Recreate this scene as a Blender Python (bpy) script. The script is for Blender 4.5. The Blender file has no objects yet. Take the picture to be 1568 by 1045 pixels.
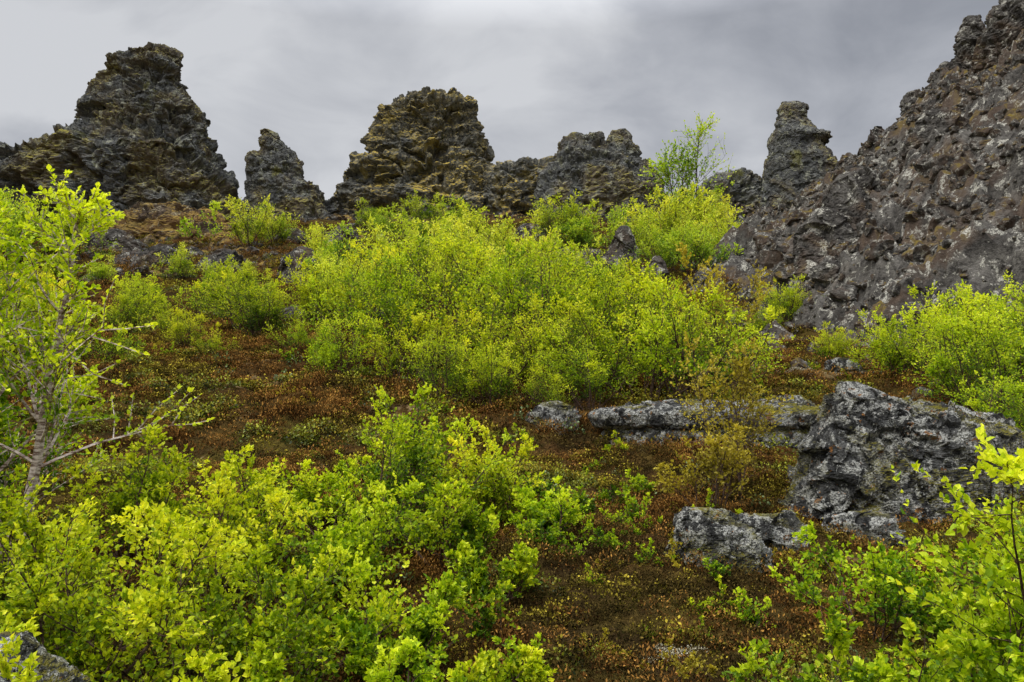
import bpy, math, numpy as np, bmesh
from mathutils import Vector
rng0=np.random.default_rng(7)
# ---------------------------------------------------------------- noise
_p=rng0.permutation(256); PERM=np.concatenate([_p,_p]).astype(np.int64)
_g=rng0.normal(size=(256,3)); GR=_g/np.linalg.norm(_g,axis=1)[:,None]
RV=rng0.random((256,3)); TV=rng0.normal(size=(256,3)); TV/=np.linalg.norm(TV,axis=1)[:,None]
def hsh(i,j,k): return PERM[(PERM[(PERM[i&255]+j)&255]+k)&255]
def perlin(P):
    P=np.asarray(P,float); I=np.floor(P).astype(np.int64); F=P-I; U=F*F*F*(F*(F*6-15)+10)
    out=np.zeros(len(P))
    for dx in (0,1):
        wx=U[:,0] if dx else 1-U[:,0]
        for dy in (0,1):
            wy=U[:,1] if dy else 1-U[:,1]
            for dz in (0,1):
                wz=U[:,2] if dz else 1-U[:,2]
                g=GR[hsh(I[:,0]+dx,I[:,1]+dy,I[:,2]+dz)]
                out+=wx*wy*wz*(g[:,0]*(F[:,0]-dx)+g[:,1]*(F[:,1]-dy)+g[:,2]*(F[:,2]-dz))
    return out*1.6
def fbm(P,o=4,l=2.1,g=.5):
    s=0;a=1;P=np.asarray(P,float)
    for i in range(o): s=s+a*perlin(P+i*17.3); P=P*l; a*=g
    return s
def ridged(P,o=4,l=2.1,g=.5):
    s=0;a=1;P=np.asarray(P,float)
    for i in range(o): s=s+a*(.35-np.abs(perlin(P+i*7.3))); P=P*l; a*=g
    return s
def worley(P):
    P=np.asarray(P,float); I=np.floor(P).astype(np.int64); N=len(P)
    f1=np.full(N,9.);f2=np.full(N,9.);H=np.zeros(N,np.int64);O=np.zeros((N,3))
    for dx in (-1,0,1):
        for dy in (-1,0,1):
            for dz in (-1,0,1):
                J=I+np.array([dx,dy,dz]); h=hsh(J[:,0],J[:,1],J[:,2])
                o=J+RV[h]-P; d=np.sqrt((o*o).sum(1)); m=d<f1
                f2=np.where(m,f1,np.minimum(f2,d)); H=np.where(m,h,H); O=np.where(m[:,None],o,O); f1=np.where(m,d,f1)
    return f1,f2,RV[(H+91)&255,0],(O*TV[H]).sum(1)
def nrm(a): return a/np.maximum(np.linalg.norm(a,axis=-1,keepdims=True),1e-9)
def crag(P,A):
    W=P+.45*np.stack([perlin(P*.9+3),perlin(P*.9+31),perlin(P*.9+57)],1)+.12*np.stack([perlin(P*3+3),perlin(P*3+31),perlin(P*3+57)],1)
    f1,f2,c,t1=worley(W*np.array([.5,.5,.6])+5.); g1,g2,d,t2=worley(W*1.35+11.); h1,h2,e,t3=worley(W*np.array([3.4,3.4,4.6])+23.)
    cave=-.75*np.clip((fbm(P*np.array([.42,.42,.6])+40,3)-.23)/.2,0,1)
    return A*(.50*fbm(P*.3,3)+.55*(c-.5)+.50*t1-.22*np.exp(-(f2-f1)/.05)+.30*(d-.5)+.24*t2-.10*np.exp(-(g2-g1)/.06)+.13*(e-.5)+.06*t3+.30*ridged(P*1.3,5,2.2,.58)+cave)
def boulder(P,A):
    W=P+.3*np.stack([perlin(P*.8+3),perlin(P*.8+31),perlin(P*.8+57)],1)
    f1,f2,c,t1=worley(W*.42+5.); g1,g2,d,t2=worley(W*1.1+11.); h1,h2,e,t3=worley(W*3.1+23.)
    return A*(.6*fbm(P*.25,3)+.6*(c-.5)+.95*t1+.22*(d-.5)+.40*t2+.10*(e-.5)+.10*t3+.30*ridged(P*1.6,5,2.2,.62))
# ---------------------------------------------------------------- mesh helper
def mk_mesh(name,V,Q,mats,mi=None,attrs=None,smooth=False):
    me=bpy.data.meshes.new(name); V=np.asarray(V,np.float32); Q=np.asarray(Q,np.int32)
    me.vertices.add(len(V)); me.vertices.foreach_set('co',V.ravel())
    if len(Q):
        k=Q.shape[1]
        me.loops.add(Q.size); me.loops.foreach_set('vertex_index',Q.ravel())
        me.polygons.add(len(Q)); me.polygons.foreach_set('loop_start',np.arange(0,Q.size,k,dtype=np.int32))
        try: me.polygons.foreach_set('loop_total',np.full(len(Q),k,np.int32))
        except Exception: pass
    for m in mats: me.materials.append(m)
    if mi is not None: me.polygons.foreach_set('material_index',np.asarray(mi,np.int32))
    if len(Q): me.polygons.foreach_set('use_smooth',np.full(len(Q),smooth,bool))
    me.update(calc_edges=True)
    if attrs:
        for n,(t,d) in attrs.items():
            a=me.attributes.new(n,t,'POINT'); a.data.foreach_set('vector' if t=='FLOAT_VECTOR' else 'value',np.asarray(d,np.int32 if t=='INT' else np.float32).ravel())
    return me
def add(name,me,loc=(0,0,0),rz=0,sc=1,coll=None):
    o=bpy.data.objects.new(name,me); o.location=loc; o.rotation_euler=(0,0,rz)
    o.scale=(sc,sc,sc) if np.isscalar(sc) else sc
    (coll or bpy.context.scene.collection).objects.link(o); return o
def gridq(nu,nv,wrap=False):
    i=np.arange(nu if wrap else nu-1)[:,None]; j=np.arange(nv-1)[None,:]; i2=(i+1)%nu
    return np.stack([i*nv+j,i2*nv+j,i2*nv+j+1,i*nv+j+1],-1).reshape(-1,4)
# ---------------------------------------------------------------- materials
class NT:
    def __init__(s,nt): s.nt=nt
    def n(s,t,**kw):
        nd=s.nt.nodes.new(t)
        for k,v in kw.items():
            if k.startswith('i_'): 
                key=k[2:]; key=int(key) if key.isdigit() else key.replace('_',' ')
                if isinstance(v,bpy.types.NodeSocket): s.nt.links.new(v,nd.inputs[key])
                else: nd.inputs[key].default_value=v
            else: setattr(nd,k,v)
        return nd
    def l(s,a,b): s.nt.links.new(a,b)
    def noise(s,vec,scale,detail=6,rough=.6,dist=0):
        return s.n('ShaderNodeTexNoise',i_Vector=vec,i_Scale=scale,i_Detail=detail,i_Roughness=rough,i_Distortion=dist).outputs[0]
    def ramp(s,f,pts,interp='LINEAR'):
        r=s.n('ShaderNodeValToRGB',i_0=f); r.color_ramp.interpolation=interp; e=r.color_ramp.elements
        while len(e)<len(pts): e.new(.5)
        for q,(p,c) in zip(e,pts): q.position=p; q.color=(c,c,c,1) if np.isscalar(c) else (*c,1)
        return r.outputs[0]
    def mix(s,f,a,b,bt='MIX'):
        m=s.n('ShaderNodeMix',data_type='RGBA',blend_type=bt)
        for ix,v in ((0,f),(6,a),(7,b)):
            if isinstance(v,bpy.types.NodeSocket): s.l(v,m.inputs[ix])
            elif ix==0: m.inputs[0].default_value=v
            else: m.inputs[ix].default_value=(*v,1)
        return m.outputs[2]
    def math(s,op,a,b=0.,c=0.):
        m=s.n('ShaderNodeMath',operation=op)
        for k,v in enumerate((a,b,c)):
            if isinstance(v,bpy.types.NodeSocket): s.l(v,m.inputs[k])
            else: m.inputs[k].default_value=v
        return m.outputs[0]
def newmat(name):
    m=bpy.data.materials.new(name); m.use_nodes=True; m.node_tree.nodes.clear(); t=NT(m.node_tree)
    out=t.n('ShaderNodeOutputMaterial'); return m,t,out
def rock_mat(name,dark,light,S,lichen,lich_thr,moss_col,moss_amt,orange=.0,rough_bump=.6,tint2=None,ochre=0.,ochre_col=(.16,.12,.045),lsc=2.2):
    m,t,out=newmat(name)
    v=t.n('ShaderNodeTexCoord').outputs['Object']; geo=t.n('ShaderNodeNewGeometry')
    n1=t.noise(v,.8*S,5,.7); n2=t.noise(v,6*S,4,.75); n3=t.noise(v,.35*S,4,.65,.6)
    c=t.mix(t.ramp(n1,[(.32,0),(.68,1)]),dark,light)
    c=t.mix(.85,c,t.ramp(n2,[(.36,.15),(.5,.8),(.64,1.0)]),'MULTIPLY')
    if tint2: c=t.mix(t.ramp(n3,[(.46,0),(.58,.85)]),c,tint2)
    nl=t.noise(v,lsc*S,5,.75,.4); nf=t.noise(v,22*S,3,.7)
    lf=t.math('MULTIPLY',t.ramp(nl,[(lich_thr,0),(lich_thr+.05,1)]),t.ramp(nf,[(.40,0),(.52,1)]))
    c=t.mix(lf,c,lichen)
    if ochre>0:
        no=t.noise(t.n('ShaderNodeVectorMath',operation='ADD',i_0=v,i_1=(3.1,9.3,4.2)).outputs[0],.75*S,6,.72,.3)
        c=t.mix(t.ramp(no,[(.62-ochre,0),(.70-ochre,.85)]),c,t.mix(nf,tuple(x*.5 for x in ochre_col),tuple(x*1.7 for x in ochre_col)))
    if orange>0:
        no=t.noise(t.n('ShaderNodeVectorMath',operation='ADD',i_0=v,i_1=(7.1,3.3,1.2)).outputs[0],3.4*S,4,.7)
        c=t.mix(t.ramp(no,[(.66-orange,0),(.70-orange,.8)]),c,(.34,.15,.04))
    sep=t.n('ShaderNodeSeparateXYZ',i_0=geo.outputs['Normal'])
    mf=t.math('MULTIPLY',t.ramp(sep.outputs[2],[(.3,0),(.7,1)]),t.ramp(n3,[(.60-moss_amt,0),(.66-moss_amt,1)]))
    mc=t.mix(nf,tuple(x*.45 for x in moss_col),tuple(min(1,x*1.5) for x in moss_col))
    c=t.mix(mf,c,mc)
    b1=t.n('ShaderNodeBump',i_Strength=rough_bump,i_Distance=.22/S,i_Height=n2)
    b3=t.n('ShaderNodeBump',i_Strength=.6*rough_bump,i_Distance=.06/S,i_Height=nf,i_Normal=b1.outputs[0])
    p=t.n('ShaderNodeBsdfDiffuse',i_Color=c,i_Roughness=.6,i_Normal=b3.outputs[0])
    t.l(p.outputs[0],out.inputs[0]); return m
M_pil=rock_mat('lava_rock_far',(.095,.097,.097),(.245,.245,.225),.9,(.40,.40,.30),.55,(.32,.28,.07),.10,tint2=(.16,.13,.095),ochre=.03,ochre_col=(.17,.165,.06))  # greys lifted overall, aerial haze put into the rock colour
M_ochre=rock_mat('lava_rock_ochre',(.09,.09,.085),(.25,.245,.21),.9,(.44,.40,.29),.55,(.50,.37,.08),.17,ochre=.07,ochre_col=(.24,.195,.065))
M_rust=rock_mat('lava_rubble_rust',(.06,.045,.035),(.21,.16,.12),.9,(.42,.37,.25),.56,(.34,.23,.06),.18,tint2=(.17,.10,.05),ochre=.08,ochre_col=(.26,.19,.065))
M_scree=rock_mat('scree_rock',(.055,.05,.046),(.21,.195,.172),1.2,(.50,.48,.41),.55,(.17,.125,.035),.07,tint2=(.125,.09,.068))
M_near=rock_mat('lichen_lava_rock',(.022,.022,.022),(.17,.168,.16),3.0,(.50,.495,.45),.485,(.18,.16,.03),.13,orange=.045,rough_bump=1.,lsc=2.6)
def leaf_mat(name,stops,transl=.35,jit=.12,hue=0.):
    m,t,out=newmat(name)
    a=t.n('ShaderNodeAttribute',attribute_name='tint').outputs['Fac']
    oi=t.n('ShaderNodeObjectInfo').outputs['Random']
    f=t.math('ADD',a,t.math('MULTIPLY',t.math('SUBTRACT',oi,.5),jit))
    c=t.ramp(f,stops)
    if hue>0:
        r2=t.math('FRACT',t.math('MULTIPLY',oi,7.31))
        c=t.n('ShaderNodeHueSaturation',i_Hue=t.math('MULTIPLY_ADD',r2,hue,.5-hue*.35),i_Saturation=1.,i_Value=1.,i_Color=c).outputs[0]
    p=t.n('ShaderNodeBsdfPrincipled',i_Base_Color=c,i_Roughness=.5) if transl>.2 else t.n('ShaderNodeBsdfDiffuse',i_Color=c)
    if transl>.2: p.inputs['Specular IOR Level'].default_value=.2
    tr=t.n('ShaderNodeBsdfTranslucent',i_Color=t.mix(1.0,c,(1.2,1.15,.5),'MULTIPLY'))
    mx=t.n('ShaderNodeMixShader',i_0=transl,i_1=p.outputs[0],i_2=tr.outputs[0])
    if transl>.2: t.l(mx.outputs[0],out.inputs[0])
    else: t.l(p.outputs[0],out.inputs[0])
    return m
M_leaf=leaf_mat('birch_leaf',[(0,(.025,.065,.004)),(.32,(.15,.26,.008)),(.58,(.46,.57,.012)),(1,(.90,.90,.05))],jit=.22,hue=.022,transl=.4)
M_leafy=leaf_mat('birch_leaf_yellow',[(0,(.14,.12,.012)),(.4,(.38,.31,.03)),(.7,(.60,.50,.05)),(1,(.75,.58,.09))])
M_leafd=leaf_mat('birch_leaf_far',[(0,(.06,.13,.012)),(.32,(.20,.33,.018)),(.58,(.50,.61,.03)),(1,(.86,.86,.10))],jit=.28,hue=.022,transl=.4)  # lighter version of the birch leaf, distance haze mixed into its colours
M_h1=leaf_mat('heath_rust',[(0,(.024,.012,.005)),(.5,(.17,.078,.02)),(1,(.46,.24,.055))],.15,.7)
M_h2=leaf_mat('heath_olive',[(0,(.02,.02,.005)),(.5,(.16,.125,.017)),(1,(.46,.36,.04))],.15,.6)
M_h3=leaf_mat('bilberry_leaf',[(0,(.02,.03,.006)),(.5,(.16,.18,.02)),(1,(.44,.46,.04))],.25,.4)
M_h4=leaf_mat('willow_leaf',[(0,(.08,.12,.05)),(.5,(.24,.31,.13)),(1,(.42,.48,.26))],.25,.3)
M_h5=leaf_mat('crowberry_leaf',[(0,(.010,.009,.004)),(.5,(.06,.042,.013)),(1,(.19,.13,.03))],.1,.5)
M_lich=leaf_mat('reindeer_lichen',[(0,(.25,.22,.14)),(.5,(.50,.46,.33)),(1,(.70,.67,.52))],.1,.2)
def bark_mat(name,c1,c2):
    m,t,out=newmat(name); v=t.n('ShaderNodeTexCoord').outputs['Object']
    mp=t.n('ShaderNodeMapping',i_0=v); mp.inputs['Scale'].default_value=(1,1,4)
    n=t.noise(mp.outputs[0],14,3,.7)
    p=t.n('ShaderNodeBsdfDiffuse',i_Color=t.ramp(n,[(.4,c1),(.6,c2)]))
    t.l(p.outputs[0],out.inputs[0]); return m
M_bark=bark_mat('twig_bark',(.04,.025,.018),(.12,.08,.06))
M_birch=bark_mat('birch_bark',(.16,.10,.075),(.66,.56,.48))
# ---------------------------------------------------------------- terrain
_py=np.array([-60,-10,0,3,5,7,10,15,22,35,50,58,64,75,100,3000.])
_pz=np.array([-6,-1,0,.42,.75,1.09,1.84,2.96,4.85,8.85,14.5,17.4,17.6,14.5,11,9.])
_fy=np.arange(-60,300,.25); _fz=np.interp(_fy,_py,_pz); k=np.hanning(13);k/=k.sum(); _fz=np.convolve(np.pad(_fz,6,'edge'),k,'valid')
def ground(x,y):
    x=np.atleast_1d(np.asarray(x,float)).copy();y=np.atleast_1d(np.asarray(y,float)).copy()
    z=np.interp(y,_fy,_fz)
    z0=np.zeros_like(x); far=np.clip((y-8)/15,0,1); farout=np.clip((200-y)/100,0,1)
    z+=far*farout*.7*perlin(np.stack([x*.11,y*.11,z0+3],1))
    nearw=np.clip((y-1.0)/3,.0,1)
    z+=farout*nearw*.16*fbm(np.stack([x*.55,y*.55,z0+9],1),3)
    z+=np.where(y<60,.07,.0)*nearw*fbm(np.stack([x*2.2,y*2.2,z0],1),3)
    return z
crest=np.array([(9,55,12),(11.2,52,15.3),(13.5,50,17.0),(16.4,49,16.9),(19.3,46,16.8),(20.2,43,17.2),(20.8,40,17.6),(21.2,38,17.9),(21.5,36,19.1),(22.3,33,19.3),(25,27,20),(34,14,18.5),(45,2,15.)],float)
def scree_base(x,y):
    P=np.stack([x,y],1); best=np.full(len(x),-99.)
    for a,b in zip(crest[:-1],crest[1:]):
        d=b[:2]-a[:2]; t=np.clip(((P-a[:2])@d)/(d@d),0,1)
        q=a[:2]+t[:,None]*d; dist=np.linalg.norm(P-q,axis=1); zc=a[2]+t*(b[2]-a[2])
        best=np.maximum(best,zc-.76*dist-.5*np.minimum(dist,2.))
    return best
def axis(lo,hi,fine_lo,fine_hi,step,growth):
    a=list(np.arange(fine_lo,fine_hi,step)); s=step
    while a[-1]<hi: s*=growth; a.append(a[-1]+s)
    b=[fine_lo]; s=step
    while b[-1]>lo: s*=growth; b.append(b[-1]-s)
    return np.array(sorted(set(b[1:]))+a)
gx=axis(-1500,1500,-7,7,.05,1.03); gy=axis(-400,2500,1.5,12,.05,1.025)
X,Y=np.meshgrid(gx,gy,indexing='ij'); x=X.ravel();y=Y.ravel()
z=ground(x,y)
m,t,out=newmat('heath_ground')
v=t.n('ShaderNodeTexCoord').outputs['Object']
na=t.noise(v,.35,5,.65); nb=t.noise(v,2.2,5,.7); nc=t.noise(v,18,4,.75)
c=t.mix(t.ramp(na,[(.4,0),(.6,1)]),(.11,.055,.02),(.10,.075,.018))
c=t.mix(t.ramp(nb,[(.45,0),(.6,1)]),c,(.05,.032,.013))
c=t.mix(t.ramp(t.noise(v,.9,6,.75),[(.60,0),(.66,1)]),c,(.30,.21,.10))
c=t.mix(.9,c,t.ramp(nc,[(.3,.2),(.55,.9),(.7,1)]),'MULTIPLY')
b=t.n('ShaderNodeBump',i_Strength=.9,i_Distance=.06,i_Height=nc); b=t.n('ShaderNodeBump',i_Strength=.8,i_Distance=.25,i_Height=nb,i_Normal=b.outputs[0])
p=t.n('ShaderNodeBsdfDiffuse',i_Color=c,i_Normal=b.outputs[0])
t.l(p.outputs[0],out.inputs[0]); M_ground=m
add('ground',mk_mesh('ground',np.stack([x,y,z],1),gridq(len(gx),len(gy)),[M_ground],smooth=True))
# scree ridge
sx=np.arange(2,50,.12); sy=np.arange(2,64,.13)
X,Y=np.meshgrid(sx,sy,indexing='ij'); x=X.ravel();y=Y.ravel(); z=scree_base(x,y); g=np.interp(y,_fy,_fz)
keep=(z>g-2.0)
def scree_disp(P): return crag(P,.95)+1.3*fbm(P*.16,3)
P=np.stack([x,y,z],1)
dz=np.zeros(len(x)); dz[keep]=scree_disp(P[keep])
z2=np.where(keep,z+dz,z); V=np.stack([x,y,z2],1)
Q=gridq(len(sx),len(sy)); Q=Q[keep[Q].all(1)]
used=np.unique(Q); rm=np.full(len(V),-1); rm[used]=np.arange(len(used))
add('scree_slope',mk_mesh('scree_slope',V[used],rm[Q],[M_scree],smooth=False))
def surf(x,y):
    x=np.atleast_1d(x).astype(float);y=np.atleast_1d(y).astype(float)
    return np.maximum(ground(x,y),scree_base(x,y))
# ---------------------------------------------------------------- lofted rock forms
def loft(name,loc,s,rows,mat,dr=.75,maxd=5.,nth=220,nt=200,A=1.,freq=1.,pw=2.6,seed=0,rz=0,strata=.0,fn=crag):
    R=np.array(rows,float)*s   # height,left,right
    top=R[-1]; c=(top[1]+top[2])/2; w=top[2]-top[1]
    R=np.vstack([R,[top[0]+.03*w,c-.40*w,c+.40*w],[top[0]+.04*w,c-.004*w,c+.004*w]])
    seg=np.linalg.norm(np.diff(R,axis=0)*np.array([1,.6,.6]),axis=1); T=np.concatenate([[0],np.cumsum(seg)]); tt=np.linspace(0,T[-1],nt)
    h=np.interp(tt,T,R[:,0]);l=np.interp(tt,T,R[:,1]);r=np.interp(tt,T,R[:,2])
    cx=(l+r)/2;hw=(r-l)/2; dp=np.minimum(dr*hw,maxd)
    th=np.linspace(0,2*np.pi,nth,endpoint=False); ct,st=np.cos(th),np.sin(th)
    ex=np.sign(ct)*np.abs(ct)**(2/pw); ey=np.sign(st)*np.abs(st)**(2/pw)
    G=np.stack([cx[None]+ex[:,None]*hw[None],ey[:,None]*dp[None],np.broadcast_to(h,(nth,nt))],-1)
    du=np.roll(G,-1,0)-np.roll(G,1,0); dv=np.gradient(G,axis=1); N=nrm(np.cross(du,dv))
    P=G.reshape(-1,3); Nf=N.reshape(-1,3); W=P*freq+seed*13.7
    d=fn(W,A)
    if strata: 
        q=np.stack([W[:,0]*.25,W[:,1]*.25,W[:,2]*.95+.6*perlin(W*.3)],1); d+=strata*A*(np.clip(fbm(q,3)*2.5,-1,1)*.5)
    wid=np.maximum(R[:,2]-R[:,1],.5*w)
    size=np.interp(tt,T,np.maximum(.2,np.minimum(1,wid/(3.0/freq))))
    V=P+Nf*(d/freq*np.tile(size,nth))[:,None]
    add(name,mk_mesh(name,V,gridq(nth,nt,True),[mat],smooth=False),loc,rz)
A_rows=[(-60,-340,150),(-15,-330,135),(10,-320,125),(40,-310,115),(68,-300,104),(90,-258,84),(98,-180,80),(112,-165,74),(126,-130,70),(134,-116,67),(150,-113,64),(168,-115,60),(182,-104,56),(194,-98,46),(206,-95,27),(222,-92,22),(238,-92,20),(248,-84,20),(260,-74,18),(270,-72,16)]
loft('lava_pillar',(-23.2,51,14.9),.0419,A_rows,M_pil,maxd=4.5,nth=480,nt=420,A=.85,freq=1.1,seed=1,strata=.25)
B_rows=[(-50,-90,100),(0,-62,75),(25,-58,60),(45,-58,54),(65,-60,30),(85,-60,20),(98,-58,12),(105,-46,8),(115,-44,2),(122,-46,-4),(130,-45,-10),(138,-42,-16)]
loft('lava_pillar',(-15.4,53,15.5),.0436,B_rows,M_pil,maxd=2.5,nth=280,nt=260,A=.6,freq=1.6,seed=2,strata=.25)
C_rows=[(-60,-150,130),(0,-132,112),(25,-130,104),(45,-128,100),(58,-118,96),(64,-92,92),(80,-88,88),(95,-86,90),(104,-84,84),(120,-78,80),(135,-76,78),(150,-72,76),(160,-68,70),(168,-60,62),(174,-44,44)]
loft('lava_butte',(-6.2,56,17.0),.0461,C_rows,M_ochre,maxd=3.8,nth=420,nt=340,A=.8,freq=.9,seed=3,strata=.7)
loft('lava_outcrop',(1.2,54,15.5),.0440,[(-60,-80,90),(0,-75,85),(40,-72,80),(70,-70,75),(82,-60,70),(88,-50,60)],M_ochre,maxd=2.5,nth=240,nt=140,A=.7,freq=1.4,seed=4,strata=.5)
loft('lava_outcrop',(4.6,52.3,15.0),.0435,[(-60,-90,110),(0,-75,110),(45,-70,110),(75,-62,90),(90,-46,82),(110,-34,60),(124,-28,44),(134,-20,38)],M_pil,maxd=3,nth=260,nt=200,A=.65,freq=1.4,seed=5,strata=.3)
loft('lava_outcrop',(7.7,52.5,15.0),.0435,[(-60,-70,90),(0,-60,70),(60,-50,60),(90,-45,40),(100,-38,28),(125,-34,16),(140,-28,10),(150,-20,4)],M_pil,maxd=2.3,nth=240,nt=200,A=.5,freq=1.6,seed=6,strata=.3)
loft('lava_pillar',(17.3,47.6,14.8),.0403,[(-60,-70,100),(0,-55,85),(40,-46,74),(62,-44,66),(78,-40,54),(92,-37,42),(100,-36,40),(105,-35,58),(111,-33,56),(117,-30,38),(128,-26,30),(138,-21,22),(145,-22,21),(152,-23,25),(158,-20,24),(164,-14,14)],M_pil,maxd=1.5,nth=280,nt=280,A=.42,freq=2.0,seed=12,strata=.05)
loft('lava_outcrop',(-12.3,56,15.0),.0455,[(-60,-90,110),(0,-80,100),(30,-60,90),(50,-30,85),(60,0,80)],M_pil,maxd=2,nth=200,nt=120,A=.7,freq=1.4,seed=8)
loft('lava_outcrop',(14.3,49.8,14.6),.041,[(-60,-90,90),(0,-70,70),(50,-55,60),(62,-40,50),(70,-20,30)],M_pil,maxd=2,nth=200,nt=120,A=.7,freq=1.4,seed=9)
loft('lava_outcrop',(-20.5,46,12.2),.040,[(-40,-90,130),(0,-80,120),(25,-60,100),(45,-30,70),(56,0,40)],M_rust,maxd=3,nth=240,nt=150,A=.6,freq=1.5,seed=10)
loft('lava_outcrop',(-16.5,44,11.4),.040,[(-40,-70,90),(0,-60,80),(20,-50,50),(35,-20,20)],M_rust,maxd=2.5,nth=200,nt=120,A=.6,freq=1.5,seed=15)
for i,(kx,ky,kz,w,h) in enumerate([(19.6,44.8,15.6,1.4,1.2),(20.9,39.8,16.5,1.2,2.3),(21.3,37.2,16.8,1.3,2.3),(21.6,35.6,17.6,1.4,3.0),(22.2,33.6,18.0,1.6,2.5),(23.1,31.0,18.4,1.8,2.9),(20.2,42.4,16.0,1.1,2.0),(14,36,10.6,1.0,.8),(17.5,33,13.0,1.2,1.0),(18.8,31,13.6,1.5,1.4),(15.5,40,12.5,1.3,1.2)]):
    loft('lava_outcrop',(kx,ky,kz),1,[(-1.2,-w,w),(0,-w*.9,w*.9),(h*.5,-w*.6,w*.7),(h*.75,-w*.5,w*.35),(h,-w*.3,w*.2)],M_scree,maxd=2,nth=130,nt=110,A=.7,freq=1.9,seed=20+i)
# near boulders
def gz(x,y): return float(surf(x,y)[0])
def gg_(x,y): return float(ground(x,y)[0])
def near_rock(x,y,s,rows,seed,dr=.75,A=1.,dz=0,freq=6,nth=260,nt=200,mat=None,rz=0):
    loft('lava_boulder',(x,y,gg_(x,y)+dz),s,rows,mat or M_near,dr=dr,maxd=9,nth=nth,nt=nt,A=A,freq=freq,seed=seed,pw=2.8,rz=rz,fn=boulder)
near_rock(3.28,6.8,.0055,[(-40,-190,215),(0,-170,195),(35,-155,185),(62,-148,176),(80,-132,160),(95,-120,115),(110,-110,55),(130,-104,5),(148,-100,-35),(160,-96,-62)],31,A=.55,freq=4.8,nth=460,nt=360,dr=.6)
near_rock(2.22,8.65,.0066,[(-30,-190,190),(0,-185,190),(8,-165,180),(16,-200,205),(30,-208,210),(36,-200,200),(39,-175,170)],32,dr=.4,A=.26,freq=5.5,nth=480,nt=190,dz=.03)
near_rock(1.22,4.95,.0034,[(-30,-80,90),(0,-75,85),(35,-78,65),(60,-66,30),(72,-50,5)],33,A=.5,freq=8)
near_rock(1.72,5.5,.0039,[(-30,-65,65),(0,-60,58),(30,-58,58),(45,-50,52),(54,-40,40)],34,A=.5,freq=7.5)
near_rock(.42,9.2,.0055,[(-20,-60,60),(0,-55,60),(25,-45,50),(40,-30,36),(50,-15,22)],35,A=.5,freq=6)
near_rock(-1.58,2.62,.0021,[(-80,-140,150),(120,-110,120),(190,-100,80),(230,-75,30),(255,-50,10)],36,A=.45,freq=11)
near_rock(5.0,12.0,.0098,[(-10,-28,28),(0,-26,28),(12,-22,22),(20,-14,12)],37,A=.5,freq=5,nth=120,nt=90)
near_rock(4.45,6.8,.0055,[(-20,-60,60),(0,-60,60),(30,-55,50),(52,-40,30),(60,-30,10)],38,A=.5,freq=6)
near_rock(2.55,5.9,.0045,[(-20,-60,60),(0,-55,50),(25,-50,40),(36,-30,20)],39,A=.5,freq=7)
near_rock(-3.3,4.9,.004,[(-20,-90,70),(0,-80,60),(30,-60,40),(50,-30,20)],40,A=.5,freq=7)
near_rock(2.95,8.9,.006,[(-20,-70,70),(0,-65,65),(30,-55,50),(40,-35,30)],41,A=.5,freq=6)
far_rocks=[(8.9,21.5,1.3,1.6),(9.9,22.8,1.3,1.9),(8.2,20.6,.8,.8),(4.1,30,.9,1.9),(3.0,31,1.2,1.3),(5,27,.8,.9),(-7.6,28.6,1.1,1.5),(-6.7,28.8,.9,1.3),(-5.2,30.5,.9,1.2),(-13.2,30,1.5,1.0),(-11.4,30.5,1.3,1.1),(-15,31,1.0,.7),(1.5,32,1.0,1.5),(2.3,31,1.0,1.4),(-5.6,21,.7,.6),(6.2,25,.8,.8),(11.5,26,1.3,1.4),(7.3,24,.6,.6),(-3,24,.7,.8),(-11.5,41,1.3,1.0),(13.5,24,1.3,1.6),(-20,40,1.6,1.2),(-3.2,19.4,.5,.7),(12.2,20.5,.7,.5),(-9,40,1.2,1.2),(-14.5,35,.9,.7),(-18,37,1.1,.8),(1,41,1.2,1.1)]
for i,(fx,fy,w,h) in enumerate(far_rocks):
    loft('lava_boulder',(fx,fy,gz(fx,fy)-.2),1,[(-.5,-w,w),(0,-w*.95,w*.95),(h*.5,-w*.8,w*.6),(h*.8,-w*.6,w*.25),(h,-w*.4,w*0)],M_scree,maxd=2,nth=140,nt=110,A=.55,freq=2.2,seed=50+i,rz=i*.9,fn=boulder)
# ---------------------------------------------------------------- GN scatter
def scatter(name,P,rot,scl,idx,objs):
    coll=bpy.data.collections.new(name+'_parts')
    for o in objs: coll.objects.link(o)
    me=mk_mesh(name,P,np.zeros((0,4)),[],attrs={'rot':('FLOAT_VECTOR',rot),'scl':('FLOAT',scl),'idx':('INT',idx)})
    ob=add(name,me)
    ng=bpy.data.node_groups.new(name,'GeometryNodeTree')
    ng.interface.new_socket('Geometry',in_out='INPUT',socket_type='NodeSocketGeometry'); ng.interface.new_socket('Geometry',in_out='OUTPUT',socket_type='NodeSocketGeometry')
    N=ng.nodes; L=ng.links; gi=N.new('NodeGroupInput'); go=N.new('NodeGroupOutput')
    ci=N.new('GeometryNodeCollectionInfo'); ci.inputs[0].default_value=coll; ci.inputs[1].default_value=True; ci.inputs[2].default_value=True
    ip=N.new('GeometryNodeInstanceOnPoints'); ip.inputs['Pick Instance'].default_value=True
    def na(n,t):
        a=N.new('GeometryNodeInputNamedAttribute'); a.data_type=t; a.inputs[0].default_value=n
        return [o for o in a.outputs if o.enabled and o.name=='Attribute'][0]
    L.new(gi.outputs[0],ip.inputs['Points']); L.new(ci.outputs[0],ip.inputs['Instance'])
    L.new(na('idx','INT'),ip.inputs['Instance Index']); L.new(na('rot','FLOAT_VECTOR'),ip.inputs['Rotation']); L.new(na('scl','FLOAT'),ip.inputs['Scale'])
    L.new(ip.outputs[0],go.inputs[0])
    md=ob.modifiers.new('scatter','NODES'); md.node_group=ng
    return ob
rv=[];rv2=[]
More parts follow.
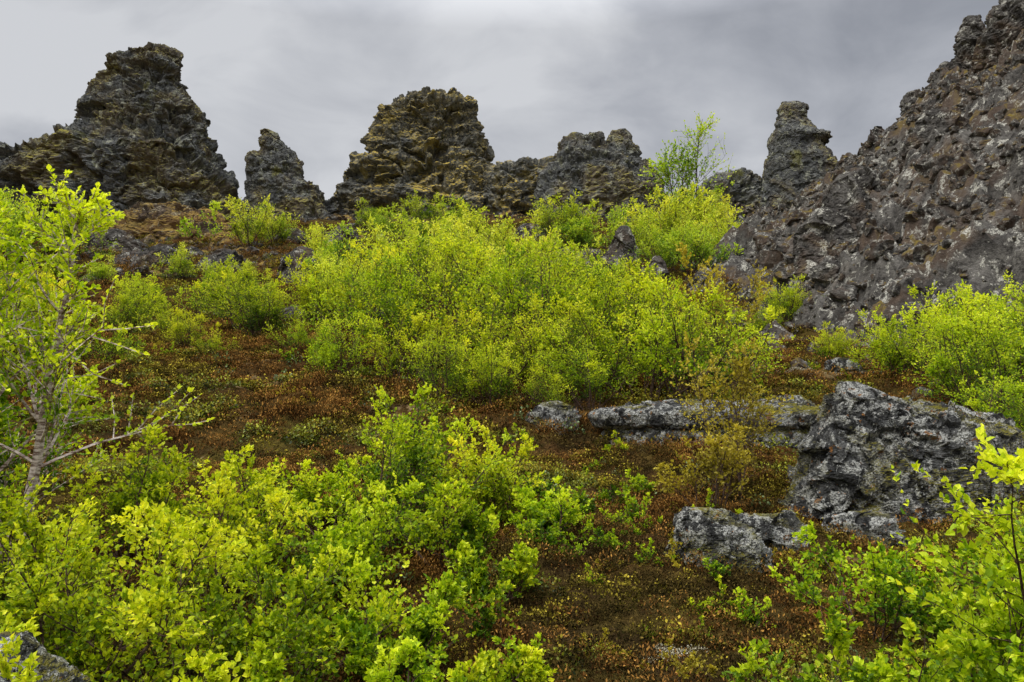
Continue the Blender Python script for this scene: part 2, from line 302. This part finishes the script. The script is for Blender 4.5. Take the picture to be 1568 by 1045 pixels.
for i in range(7):
    r=np.random.default_rng(100+i); bm=bmesh.new(); bmesh.ops.create_icosphere(bm,subdivisions=3,radius=1)
    P=np.array([v.co[:] for v in bm.verts])
    for _ in range(12):
        n=nrm(r.normal(size=3)); o=r.uniform(.35,.75); P-=n*np.maximum(0,P@n-o)[:,None]*.97
    P*=r.uniform(.7,1.25,3); P+=nrm(P)*(.14*fbm(P*2.6+i*9,4))[:,None]
    for v,c in zip(bm.verts,P): v.co=c
    me=bpy.data.meshes.new('scree_rock_%d'%i); bm.to_mesh(me); bm.free(); me.materials.append(M_scree); rv.append(bpy.data.objects.new('scree_rock_%d'%i,me))
    me2=me.copy(); me2.materials.clear(); me2.materials.append(M_rust if i%2 else M_scree); rv2.append(bpy.data.objects.new('slope_rock_%d'%i,me2))
r=np.random.default_rng(5); n=36000
x=r.uniform(3,36,n);y=r.uniform(10,56,n); sb=scree_base(x,y); gg=ground(x,y); over=sb-gg
pr=np.where(over>0,.45+.55*(fbm(np.stack([x*.25,y*.25,sb*.1],1),3)>-.1),np.exp(over/1.0)*.35); k=r.random(n)<pr; x,y=x[k],y[k]; P=np.stack([x,y,np.maximum(sb,gg)[k]+0],1)
P[:,2]+=np.where(over[k]>0,scree_disp(np.stack([x,y,sb[k]],1)),0)
sc=.06+.09*r.exponential(1,len(x)); sc=np.minimum(sc,.85)
scatter('scree_rubble',P,r.uniform(0,6.28,(len(x),3)),sc,r.integers(0,7,len(x)),rv)
n=7000; y=r.uniform(26,56,n); x=r.uniform(-.62,.25,n)*y; f=fbm(np.stack([x*.18,y*.18,y*0+5],1),3)+.03*(y-42)+.25*(x/y<-.3)
k=f>.05; x,y=x[k],y[k]; n=len(x)
scatter('slope_rubble',np.stack([x,y,ground(x,y)],1),r.uniform(0,6.28,(n,3)),np.minimum(.07+.11*r.exponential(1,n),.6),r.integers(0,7,n),rv2)
# ---------------------------------------------------------------- plants
def grow(r,o,d,L,S,up,wob):
    B=len(o); pts=np.zeros((B,S+1,3)); pts[:,0]=o; d=nrm(d)
    for i in range(1,S+1):
        d=nrm(d+wob*r.normal(size=(B,3))+np.array([0,0,1])*up); pts[:,i]=pts[:,i-1]+d*(L/S)[:,None]
    return pts
def sample(r,pts,pi,t):
    S=pts.shape[1]-1; f=t*S; i=np.minimum(f.astype(int),S-1); w=(f-i)[:,None]
    a=pts[pi,i];b=pts[pi,i+1]; return a+(b-a)*w,nrm(b-a)
def perp(r,T):
    q=r.normal(size=T.shape); q-=(q*T).sum(-1,keepdims=True)*T; return nrm(q)
def child(r,pts,n,t0,t1,ang,spread=.25):
    B=len(pts); pi=np.repeat(np.arange(B),n); t=r.uniform(t0,t1,B*n)
    o,T=sample(r,pts,pi,t); a=ang+spread*r.normal(size=len(t)); d=T*np.cos(a)[:,None]+perp(r,T)*np.sin(a)[:,None]
    return pi,t,o,d
class Geo:
    def __init__(s): s.V=[];s.Q=[];s.M=[];s.T=[];s.n=0
    def put(s,V,Q,m,t): s.V.append(V);s.Q.append(Q+s.n);s.M.append(np.full(len(Q),m));s.T.append(t);s.n+=len(V)
    def tubes(s,pts,r0,r1,k=4,m=0):
        B,S,_=pts.shape; T=nrm(np.gradient(pts,axis=1)); ref=np.array([.31,.93,.19]); U=nrm(np.cross(T,ref)); W=np.cross(T,U)
        a=np.linspace(0,2*np.pi,k,endpoint=False); rad=(r0[:,None]+(r1-r0)[:,None]*np.linspace(0,1,S)[None])[:,:,None,None]
        V=pts[:,:,None]+rad*(U[:,:,None]*np.cos(a)[None,None,:,None]+W[:,:,None]*np.sin(a)[None,None,:,None])
        b=np.arange(B)[:,None,None];i=np.arange(S-1)[None,:,None];j=np.arange(k)[None,None,:];j2=(j+1)%k
        f=lambda i,j:(b*S+i)*k+j
        Q=np.stack([f(i,j),f(i,j2),f(i+1,j2),f(i+1,j)],-1).reshape(-1,4)
        s.put(V.reshape(-1,3),Q,m,np.zeros(B*S*k))
    def leaves(s,r,p,a,size,tint,m=1,full=True,wid=.42,upn=1.):
        n=len(p); a=nrm(a); S_=nrm(np.cross(a,np.array([0,0,upn])+.75*r.normal(size=(n,3)))); N=nrm(np.cross(S_,a)); L=size[:,None]
        if full:
            f=.16; V=np.stack([p,p+a*.30*L-S_*wid*.95*L+N*f*L,p+a*.68*L-S_*wid*.62*L+N*f*.7*L,p+a*L-N*.08*L,p+a*.68*L+S_*wid*.62*L+N*f*.7*L,p+a*.30*L+S_*wid*.95*L+N*f*L],1)
            b=np.arange(n)[:,None]*6; Q=np.concatenate([b+np.array([0,3,2,1]),b+np.array([0,5,4,3])]); k=6
        else:
            V=np.stack([p,p+a*.5*L-S_*wid*L,p+a*L,p+a*.5*L+S_*wid*L],1); b=np.arange(n)[:,None]*4; Q=b+np.array([0,1,2,3]); k=4
        s.put(V.reshape(-1,3),Q,m,np.repeat(tint,k))
    def mesh(s,name,mats):
        return mk_mesh(name,np.concatenate(s.V),np.concatenate(s.Q),mats,np.concatenate(s.M),{'tint':('FLOAT',np.concatenate(s.T))},smooth=False)
def bush(name,seed,H=1.,nst=14,spread=.7,nb=9,nt=6,nl=9,leaf=.03,full=True,leafmat=None,up=.06,base=.12,rb=.010,barkmat=None,t0=.2,tb=.0,wid=.42,lmin=.62,wob=.10,bl=.55):
    r=np.random.default_rng(seed); G=Geo()
    az=r.uniform(0,6.283,nst); til=np.abs(r.normal(size=nst))*spread*.6+.08; til=np.minimum(til,1.25)
    d=np.stack([np.sin(til)*np.cos(az),np.sin(til)*np.sin(az),np.cos(til)],1); o=np.stack([np.cos(az)*base*r.random(nst),np.sin(az)*base*r.random(nst),np.full(nst,-.06)],1)
    L=H*r.uniform(lmin,1.05,nst)
    st=grow(r,o,d,L,12,up,wob); G.tubes(st,np.full(nst,rb)*L/H,np.full(nst,rb*.15),5)
    pi,t,o,d=child(r,st,nb,t0,.97,.75); Lb=L[pi]*(1.02-t)*bl*r.uniform(.6,1.2,len(t))+.06*H
    br=grow(r,o,d,Lb,7,up*1.3,.13); G.tubes(br,np.full(len(t),rb*.33),np.full(len(t),rb*.08),3)
    pi,t,o,d=child(r,br,nt,.15,1.,.7); Lt=Lb[pi]*.38*r.uniform(.5,1.2,len(t))+.03*H
    tw=grow(r,o,d,Lt,4,up*.8,.15); G.tubes(tw[:,::2],np.full(len(t),rb*.13),np.full(len(t),rb*.06),3)
    allp=[]
    for pts,n,a0 in ((tw,nl,.1),(br,nl,.25),(st,int(nl*1.5),.6)):
        q,t,o,d=child(r,pts,n,a0,1.,.9,.35); allp.append((o,d))
    for pts in (tw,br): allp.append((pts[:,-1],pts[:,-1]-pts[:,-2]))
    p=np.concatenate([a[0] for a in allp]); a=nrm(np.concatenate([a[1] for a in allp])); k=p[:,2]>.02; p,a=p[k],a[k]
    a=a+np.array([0,0,.25]); sz=leaf*r.uniform(.45,1.15,len(p))
    ctr=np.array([p[:,0].mean(),p[:,1].mean(),0]); rad=np.linalg.norm((p-ctr)[:,:2],axis=1)/(np.percentile(np.linalg.norm((p-ctr)[:,:2],axis=1),95)+1e-6)
    tint=.0+tb+.54*np.clip(p[:,2]/H,0,1.1)+.24*rad+.14*r.normal(size=len(p))+.30*perlin(p*3.2/H+seed)  # yellower young growth towards the top; inner leaves darkened, interior shade in the tint
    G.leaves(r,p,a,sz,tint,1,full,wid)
    return G.mesh(name,[barkmat or M_bark,leafmat or M_leaf])
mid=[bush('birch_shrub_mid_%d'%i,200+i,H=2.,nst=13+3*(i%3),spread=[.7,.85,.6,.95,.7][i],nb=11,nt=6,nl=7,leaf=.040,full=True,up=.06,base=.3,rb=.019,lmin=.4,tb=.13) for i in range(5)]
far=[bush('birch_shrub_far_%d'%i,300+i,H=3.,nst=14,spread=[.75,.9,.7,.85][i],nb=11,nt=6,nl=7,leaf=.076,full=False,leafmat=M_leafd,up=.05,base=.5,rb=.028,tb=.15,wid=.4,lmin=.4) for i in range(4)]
rr=np.random.default_rng(77)
def put_mid(x,y,H,lst=mid,nom=2.,name='birch_shrub',wx=1.):
    s=H/nom*1.0; o=add(name,lst[rr.integers(len(lst))],(x,y,gg_(x,y)),rr.uniform(0,6.28),(s*wx*rr.uniform(.95,1.15),s*wx*rr.uniform(.95,1.15),s)); return o
for a in [(-2.3,13,1.85),(-1.1,12.2,1.9),(0.0,12.6,2.0),(.7,14,1.9),(-.2,11.,1.4),(-1.5,11.2,1.35),(-.8,10.,1.0),(-3.0,15.5,1.9),(1.3,16,2.0),(-.8,16,2.2),(2.0,19,1.8),(-2.0,17.5,2.3),(-.2,18,2.2),(.5,11.0,1.2),(-2.6,11.8,1.1),(-.2,9.6,.9),(.45,9.5,.7),
          (1.0,10.3,1.35),(1.7,9.9,1.55),(2.3,10.1,1.6),(1.3,11.5,1.6),(2.7,11.2,1.3),(.95,9.6,.95),(3.2,13,1.3),(2.2,14,1.7),
          (-4.9,15.5,1.5),(-4.2,17,1.7),(-5.7,16.8,1.4),(-9,19.5,1.4),(-7.8,20,1.4),(-10,21,1.2),(-5.7,14,.75),(-6.6,19,1.4),(-3.6,13.4,.8),(-5.0,13.2,.5),(-6.9,15.8,.8),
          (-7.6,12.5,1.6),(-6.6,12.6,1.1),(-9,14,1.7),(-7.0,10.4,1.2),(-10.5,15.5,1.5),(-11.5,18,1.5),(-12.5,20,1.3),(-8.2,16.5,1.1),
          (6.7,19.5,1.3),(7.4,20,1.1),(5.9,18.5,.8),(5.4,9.2,1.25),(6.2,9.7,1.6),(5.7,11.6,1.2),(6.9,12.3,1.5),(5.4,13.5,.8),(4.9,7.9,.9),(5.5,7.6,1.3),(7.7,12,1.7),(6.9,10.5,1.7),(8.5,13.5,1.4),(9.2,15.5,1.3),(10.2,17.5,1.3)]: put_mid(*a)
for a in [(-7.8,31.5,2.2),(-6.1,28,2.7),(-4.8,30,2.7),(-3.3,27,2.9),(-2,29,2.9),(-.6,26,2.6),(.5,30,2.0),(-1.6,22.5,2.5),(-3.6,21.5,2.3),(0.3,20.5,2.3),(1.9,24,1.9),(-5.2,24,1.6),(-7.4,23,1.1),(2.6,21.5,1.6),(-4.4,19,1.7),
          (4.8,33,2.7),(5.7,31,3.0),(6.6,32,3.5),(7.7,33,3.5),(8.5,35,3.0),(9.2,38,3.0),(5.4,28,2.2),(6.4,27.5,2.2),(7.8,30,2.4),(2.2,38,2.6),(3.4,38.5,2.6),(3.0,36,2.3),(11,45,2.4),(12,46.5,2.2),(9.8,44,2.8),
          (-13,25,1.1),(-11,26,1.2),(-9.4,25,1.1),(-15,26,1.4),(-19,30,3.2),(-17.6,31,2.4),(-20.6,29,3.2),(-22.5,33,3.),(-17.5,24,1.6),(-14,22,1.2),(-8.4,25,1.0),
          (-12.6,38,2.6),(-11.8,39.5,2.2),(-8.5,46,2.2),(-5.2,46,2.2),(-3.4,45,2.4),(-2,44,1.8),(-6.8,42,2.0),(-4.7,40,2.0),(-2.8,38,2.2),(-.5,36,1.6)]: put_mid(*a,lst=far,nom=3.)
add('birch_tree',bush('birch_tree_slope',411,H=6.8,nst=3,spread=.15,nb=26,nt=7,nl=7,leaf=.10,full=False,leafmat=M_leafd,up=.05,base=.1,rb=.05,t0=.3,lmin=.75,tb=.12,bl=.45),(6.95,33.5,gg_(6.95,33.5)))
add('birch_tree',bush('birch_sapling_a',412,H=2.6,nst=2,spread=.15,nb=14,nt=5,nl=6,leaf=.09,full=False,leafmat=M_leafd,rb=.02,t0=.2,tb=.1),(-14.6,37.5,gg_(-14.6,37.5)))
# near plants
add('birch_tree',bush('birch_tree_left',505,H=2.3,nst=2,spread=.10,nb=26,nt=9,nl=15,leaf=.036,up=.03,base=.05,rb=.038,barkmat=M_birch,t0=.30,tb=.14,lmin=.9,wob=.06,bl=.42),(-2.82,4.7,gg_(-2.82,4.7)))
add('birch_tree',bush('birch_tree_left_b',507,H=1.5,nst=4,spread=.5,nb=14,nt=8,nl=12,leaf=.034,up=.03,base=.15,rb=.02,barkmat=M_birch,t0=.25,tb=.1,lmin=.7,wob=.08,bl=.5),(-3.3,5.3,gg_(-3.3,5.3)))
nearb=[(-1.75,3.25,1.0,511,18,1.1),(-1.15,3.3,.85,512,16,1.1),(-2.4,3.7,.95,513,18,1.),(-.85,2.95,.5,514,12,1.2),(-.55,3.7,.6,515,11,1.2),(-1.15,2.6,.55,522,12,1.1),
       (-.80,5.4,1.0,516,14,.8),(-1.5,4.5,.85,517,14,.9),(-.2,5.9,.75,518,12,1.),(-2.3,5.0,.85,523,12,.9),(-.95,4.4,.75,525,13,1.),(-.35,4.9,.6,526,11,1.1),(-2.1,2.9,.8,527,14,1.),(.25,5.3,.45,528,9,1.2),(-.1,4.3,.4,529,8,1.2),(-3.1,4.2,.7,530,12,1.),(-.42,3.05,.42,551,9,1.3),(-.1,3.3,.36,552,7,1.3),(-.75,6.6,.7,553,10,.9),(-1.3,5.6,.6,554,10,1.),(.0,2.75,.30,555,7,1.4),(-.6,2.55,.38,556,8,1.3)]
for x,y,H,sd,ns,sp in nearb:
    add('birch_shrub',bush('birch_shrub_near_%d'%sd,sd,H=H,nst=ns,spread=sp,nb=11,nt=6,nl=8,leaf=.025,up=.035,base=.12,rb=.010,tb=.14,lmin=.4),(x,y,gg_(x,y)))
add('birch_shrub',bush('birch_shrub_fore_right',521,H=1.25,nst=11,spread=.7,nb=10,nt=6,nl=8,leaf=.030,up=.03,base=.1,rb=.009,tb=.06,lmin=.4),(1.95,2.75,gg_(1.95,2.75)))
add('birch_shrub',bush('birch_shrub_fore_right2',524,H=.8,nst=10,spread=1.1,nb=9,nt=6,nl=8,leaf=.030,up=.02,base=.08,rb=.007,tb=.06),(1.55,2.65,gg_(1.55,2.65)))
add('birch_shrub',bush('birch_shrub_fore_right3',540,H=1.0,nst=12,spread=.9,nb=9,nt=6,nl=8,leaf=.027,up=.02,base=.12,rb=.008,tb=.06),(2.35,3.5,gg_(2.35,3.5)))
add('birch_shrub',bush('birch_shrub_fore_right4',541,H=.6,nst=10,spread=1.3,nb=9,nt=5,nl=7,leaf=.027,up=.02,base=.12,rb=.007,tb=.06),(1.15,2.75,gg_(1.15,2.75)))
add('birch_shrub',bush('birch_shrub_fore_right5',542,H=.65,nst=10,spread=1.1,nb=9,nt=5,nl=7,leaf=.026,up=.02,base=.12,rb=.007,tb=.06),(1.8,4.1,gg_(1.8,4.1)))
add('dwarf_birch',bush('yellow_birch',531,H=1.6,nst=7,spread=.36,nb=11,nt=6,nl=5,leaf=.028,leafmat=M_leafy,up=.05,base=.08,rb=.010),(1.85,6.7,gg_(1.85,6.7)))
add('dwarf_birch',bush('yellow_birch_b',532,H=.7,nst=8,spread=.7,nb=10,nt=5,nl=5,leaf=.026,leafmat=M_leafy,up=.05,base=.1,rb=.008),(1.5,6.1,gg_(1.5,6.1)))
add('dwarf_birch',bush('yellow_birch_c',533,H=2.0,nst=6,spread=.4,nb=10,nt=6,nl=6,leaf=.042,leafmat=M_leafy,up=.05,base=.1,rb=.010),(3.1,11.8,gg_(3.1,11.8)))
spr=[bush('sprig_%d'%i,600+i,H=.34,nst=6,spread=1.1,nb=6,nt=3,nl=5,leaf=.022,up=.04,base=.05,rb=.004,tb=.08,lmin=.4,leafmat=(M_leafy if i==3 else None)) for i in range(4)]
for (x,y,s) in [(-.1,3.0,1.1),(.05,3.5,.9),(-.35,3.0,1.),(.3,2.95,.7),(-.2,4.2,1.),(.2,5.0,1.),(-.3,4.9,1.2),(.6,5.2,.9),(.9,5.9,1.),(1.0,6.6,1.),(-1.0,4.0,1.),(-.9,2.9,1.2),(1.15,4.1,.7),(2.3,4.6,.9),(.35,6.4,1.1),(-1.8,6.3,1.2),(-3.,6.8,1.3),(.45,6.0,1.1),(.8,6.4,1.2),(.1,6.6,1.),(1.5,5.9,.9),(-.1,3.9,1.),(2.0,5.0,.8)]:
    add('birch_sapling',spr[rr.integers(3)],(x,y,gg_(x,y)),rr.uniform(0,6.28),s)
r=np.random.default_rng(33); n=620; y=np.sqrt(r.uniform(2.6**2,16**2,n)); x=r.uniform(-1,1,n)*(.7*y+.5)
y[:150]=r.uniform(2.8,6,150); x[:150]=r.uniform(-.2,3.,150)
k=(fbm(np.stack([x*.6,y*.6,y*0+70],1),2)>-.05); x,y=x[k],y[k]; n=len(x)
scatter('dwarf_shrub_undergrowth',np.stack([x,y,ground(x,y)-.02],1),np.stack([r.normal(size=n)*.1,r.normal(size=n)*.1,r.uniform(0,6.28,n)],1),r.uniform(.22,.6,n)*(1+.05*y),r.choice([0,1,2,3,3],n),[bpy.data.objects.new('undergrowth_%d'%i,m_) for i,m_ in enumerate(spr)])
# ---------------------------------------------------------------- heath ground cover
def tuft(name,seed,mat,n,R,H,leaf,wid,upb,full=False):
    r=np.random.default_rng(seed); G=Geo(); a=r.uniform(0,6.283,n); q=np.sqrt(r.random(n))*R
    p=np.stack([q*np.cos(a),q*np.sin(a),H*(1-(q/R)**2)*r.uniform(.1,1.,n)],1)
    d=r.normal(size=(n,3))*.7+np.array([0,0,upb])+np.stack([np.cos(a),np.sin(a),a*0],1)*.4
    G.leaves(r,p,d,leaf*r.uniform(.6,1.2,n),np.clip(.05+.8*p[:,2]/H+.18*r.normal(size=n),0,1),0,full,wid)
    return bpy.data.objects.new(name,G.mesh(name,[mat]))
T=[]
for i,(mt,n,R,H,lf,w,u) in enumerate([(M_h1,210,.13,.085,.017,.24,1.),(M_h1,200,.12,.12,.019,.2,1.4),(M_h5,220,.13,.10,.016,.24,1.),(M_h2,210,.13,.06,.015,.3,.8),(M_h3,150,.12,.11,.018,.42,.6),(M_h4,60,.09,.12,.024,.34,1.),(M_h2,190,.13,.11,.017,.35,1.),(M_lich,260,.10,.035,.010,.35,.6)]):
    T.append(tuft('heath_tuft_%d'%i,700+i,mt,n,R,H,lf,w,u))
r=np.random.default_rng(9)
def region(n,y0,y1,s0,s1,kx=.75):
    y=np.sqrt(r.uniform(y0**2,y1**2,n)); x=r.uniform(-1,1,n)*(kx*y+1.5); return x,y,r.uniform(s0,s1,n)
regs=[region(8500,2.0,8,.6,1.2),region(7500,8,18,1.1,2.0,.72),region(5500,18,48,2.2,4.0,.7)]
x=np.concatenate([q[0] for q in regs]);y=np.concatenate([q[1] for q in regs]);s=np.concatenate([q[2] for q in regs])
k=scree_base(x,y)<ground(x,y)+.0; x,y,s=x[k],y[k],s[k]
n=len(x); z0=np.zeros(n); a=fbm(np.stack([x*.45,y*.45,z0+1],1),4)+.3*r.normal(size=n); b=fbm(np.stack([x*.9,y*.9,z0+30],1),3)+.25*r.normal(size=n)
nd=.3*np.clip((7-y)/4,0,1)
a=a+.12*np.clip(x,0,2)*np.clip((7-y)/3,0,1)
idx=np.where(a>.32,np.where(b>.15,4,3),np.where(a<-.25+nd,np.where(b>-nd,2,1),np.where(b>.12,6,0)))
idx=np.where(r.random(n)<.006,5,idx)
cpos=[(.72,3.75,.10),(4.6,12.2,.5),(3.9,12.8,.4),(5.3,13.6,.4)]
for (cx,cy,cr) in cpos:
    dd=np.hypot(x-cx,y-cy); idx=np.where((dd<cr)&(r.random(n)<.8),7,idx)
idx=np.where((np.hypot(x+.1,y-6.3)<.9)&(r.random(n)<.10),5,idx)
rot=np.stack([r.normal(size=n)*.15,r.normal(size=n)*.15,r.uniform(0,6.28,n)],1)
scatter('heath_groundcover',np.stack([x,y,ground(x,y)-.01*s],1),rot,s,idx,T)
# ---------------------------------------------------------------- sky & light
w=bpy.data.worlds.new('World'); bpy.context.scene.world=w; w.use_nodes=True; w.node_tree.nodes.clear(); t=NT(w.node_tree)
out=t.n('ShaderNodeOutputWorld'); sky=t.n('ShaderNodeTexSky',sky_type='NISHITA',sun_disc=False,sun_elevation=math.radians(52),sun_rotation=math.radians(235))
d=t.n('ShaderNodeTexCoord').outputs['Generated']; sp=t.n('ShaderNodeSeparateXYZ',i_0=d)
zc=t.math('MAXIMUM',sp.outputs[2],0.); den=t.math('ADD',zc,.22)
pv=t.n('ShaderNodeCombineXYZ',i_0=t.math('DIVIDE',sp.outputs[0],den),i_1=t.math('DIVIDE',sp.outputs[1],den),i_2=0.)
n1=t.noise(pv.outputs[0],.9,4,.5,.6); n2=t.noise(t.n('ShaderNodeVectorMath',operation='ADD',i_0=pv.outputs[0],i_1=(3.7,8.1,2)).outputs[0],2.4,6,.55,.4)
nn=t.math('ADD',t.math('MULTIPLY',n1,.58),t.math('MULTIPLY',n2,.42))
nn=t.math('SUBTRACT',nn,t.math('MULTIPLY',sp.outputs[0],.12))
cl=t.ramp(nn,[(.36,(1.95,2.05,2.3)),(.46,(2.85,2.95,3.2)),(.57,(4.2,4.28,4.45))])
gr=t.math('MULTIPLY_ADD',t.math('MAXIMUM',t.math('SUBTRACT',zc,.46),0.),11.5,1.)  # unseen zenith raised far above the visible clouds, added as fill light
cl=t.mix(1.,cl,t.n('ShaderNodeCombineXYZ',i_0=gr,i_1=gr,i_2=gr).outputs[0],'MULTIPLY')
col=t.mix(.96,sky.outputs[0],cl)
bg=t.n('ShaderNodeBackground',i_Color=col,i_Strength=.15); t.l(bg.outputs[0],out.inputs[0])
sun=bpy.data.lights.new('sun','SUN'); sun.energy=1.5; sun.angle=math.radians(30); sun.color=(1,.96,.88)
so=bpy.data.objects.new('sun',sun); bpy.context.scene.collection.objects.link(so)
sd=Vector((math.sin(math.radians(235))*math.cos(math.radians(52)),math.cos(math.radians(235))*math.cos(math.radians(52)),math.sin(math.radians(52))))
so.rotation_euler=(-sd).to_track_quat('-Z','Y').to_euler(); so.location=(0,0,60)
cam=bpy.data.cameras.new('camera'); cam.lens=28; cam.sensor_width=36; cam.clip_end=6000; cam.clip_start=.05
co=bpy.data.objects.new('camera',cam); bpy.context.scene.collection.objects.link(co); co.location=(0,0,1.6); co.rotation_euler=(math.radians(96),0,0)
sc=bpy.context.scene; sc.camera=co; sc.view_settings.view_transform='Standard'; sc.view_settings.look='None'; sc.view_settings.exposure=0
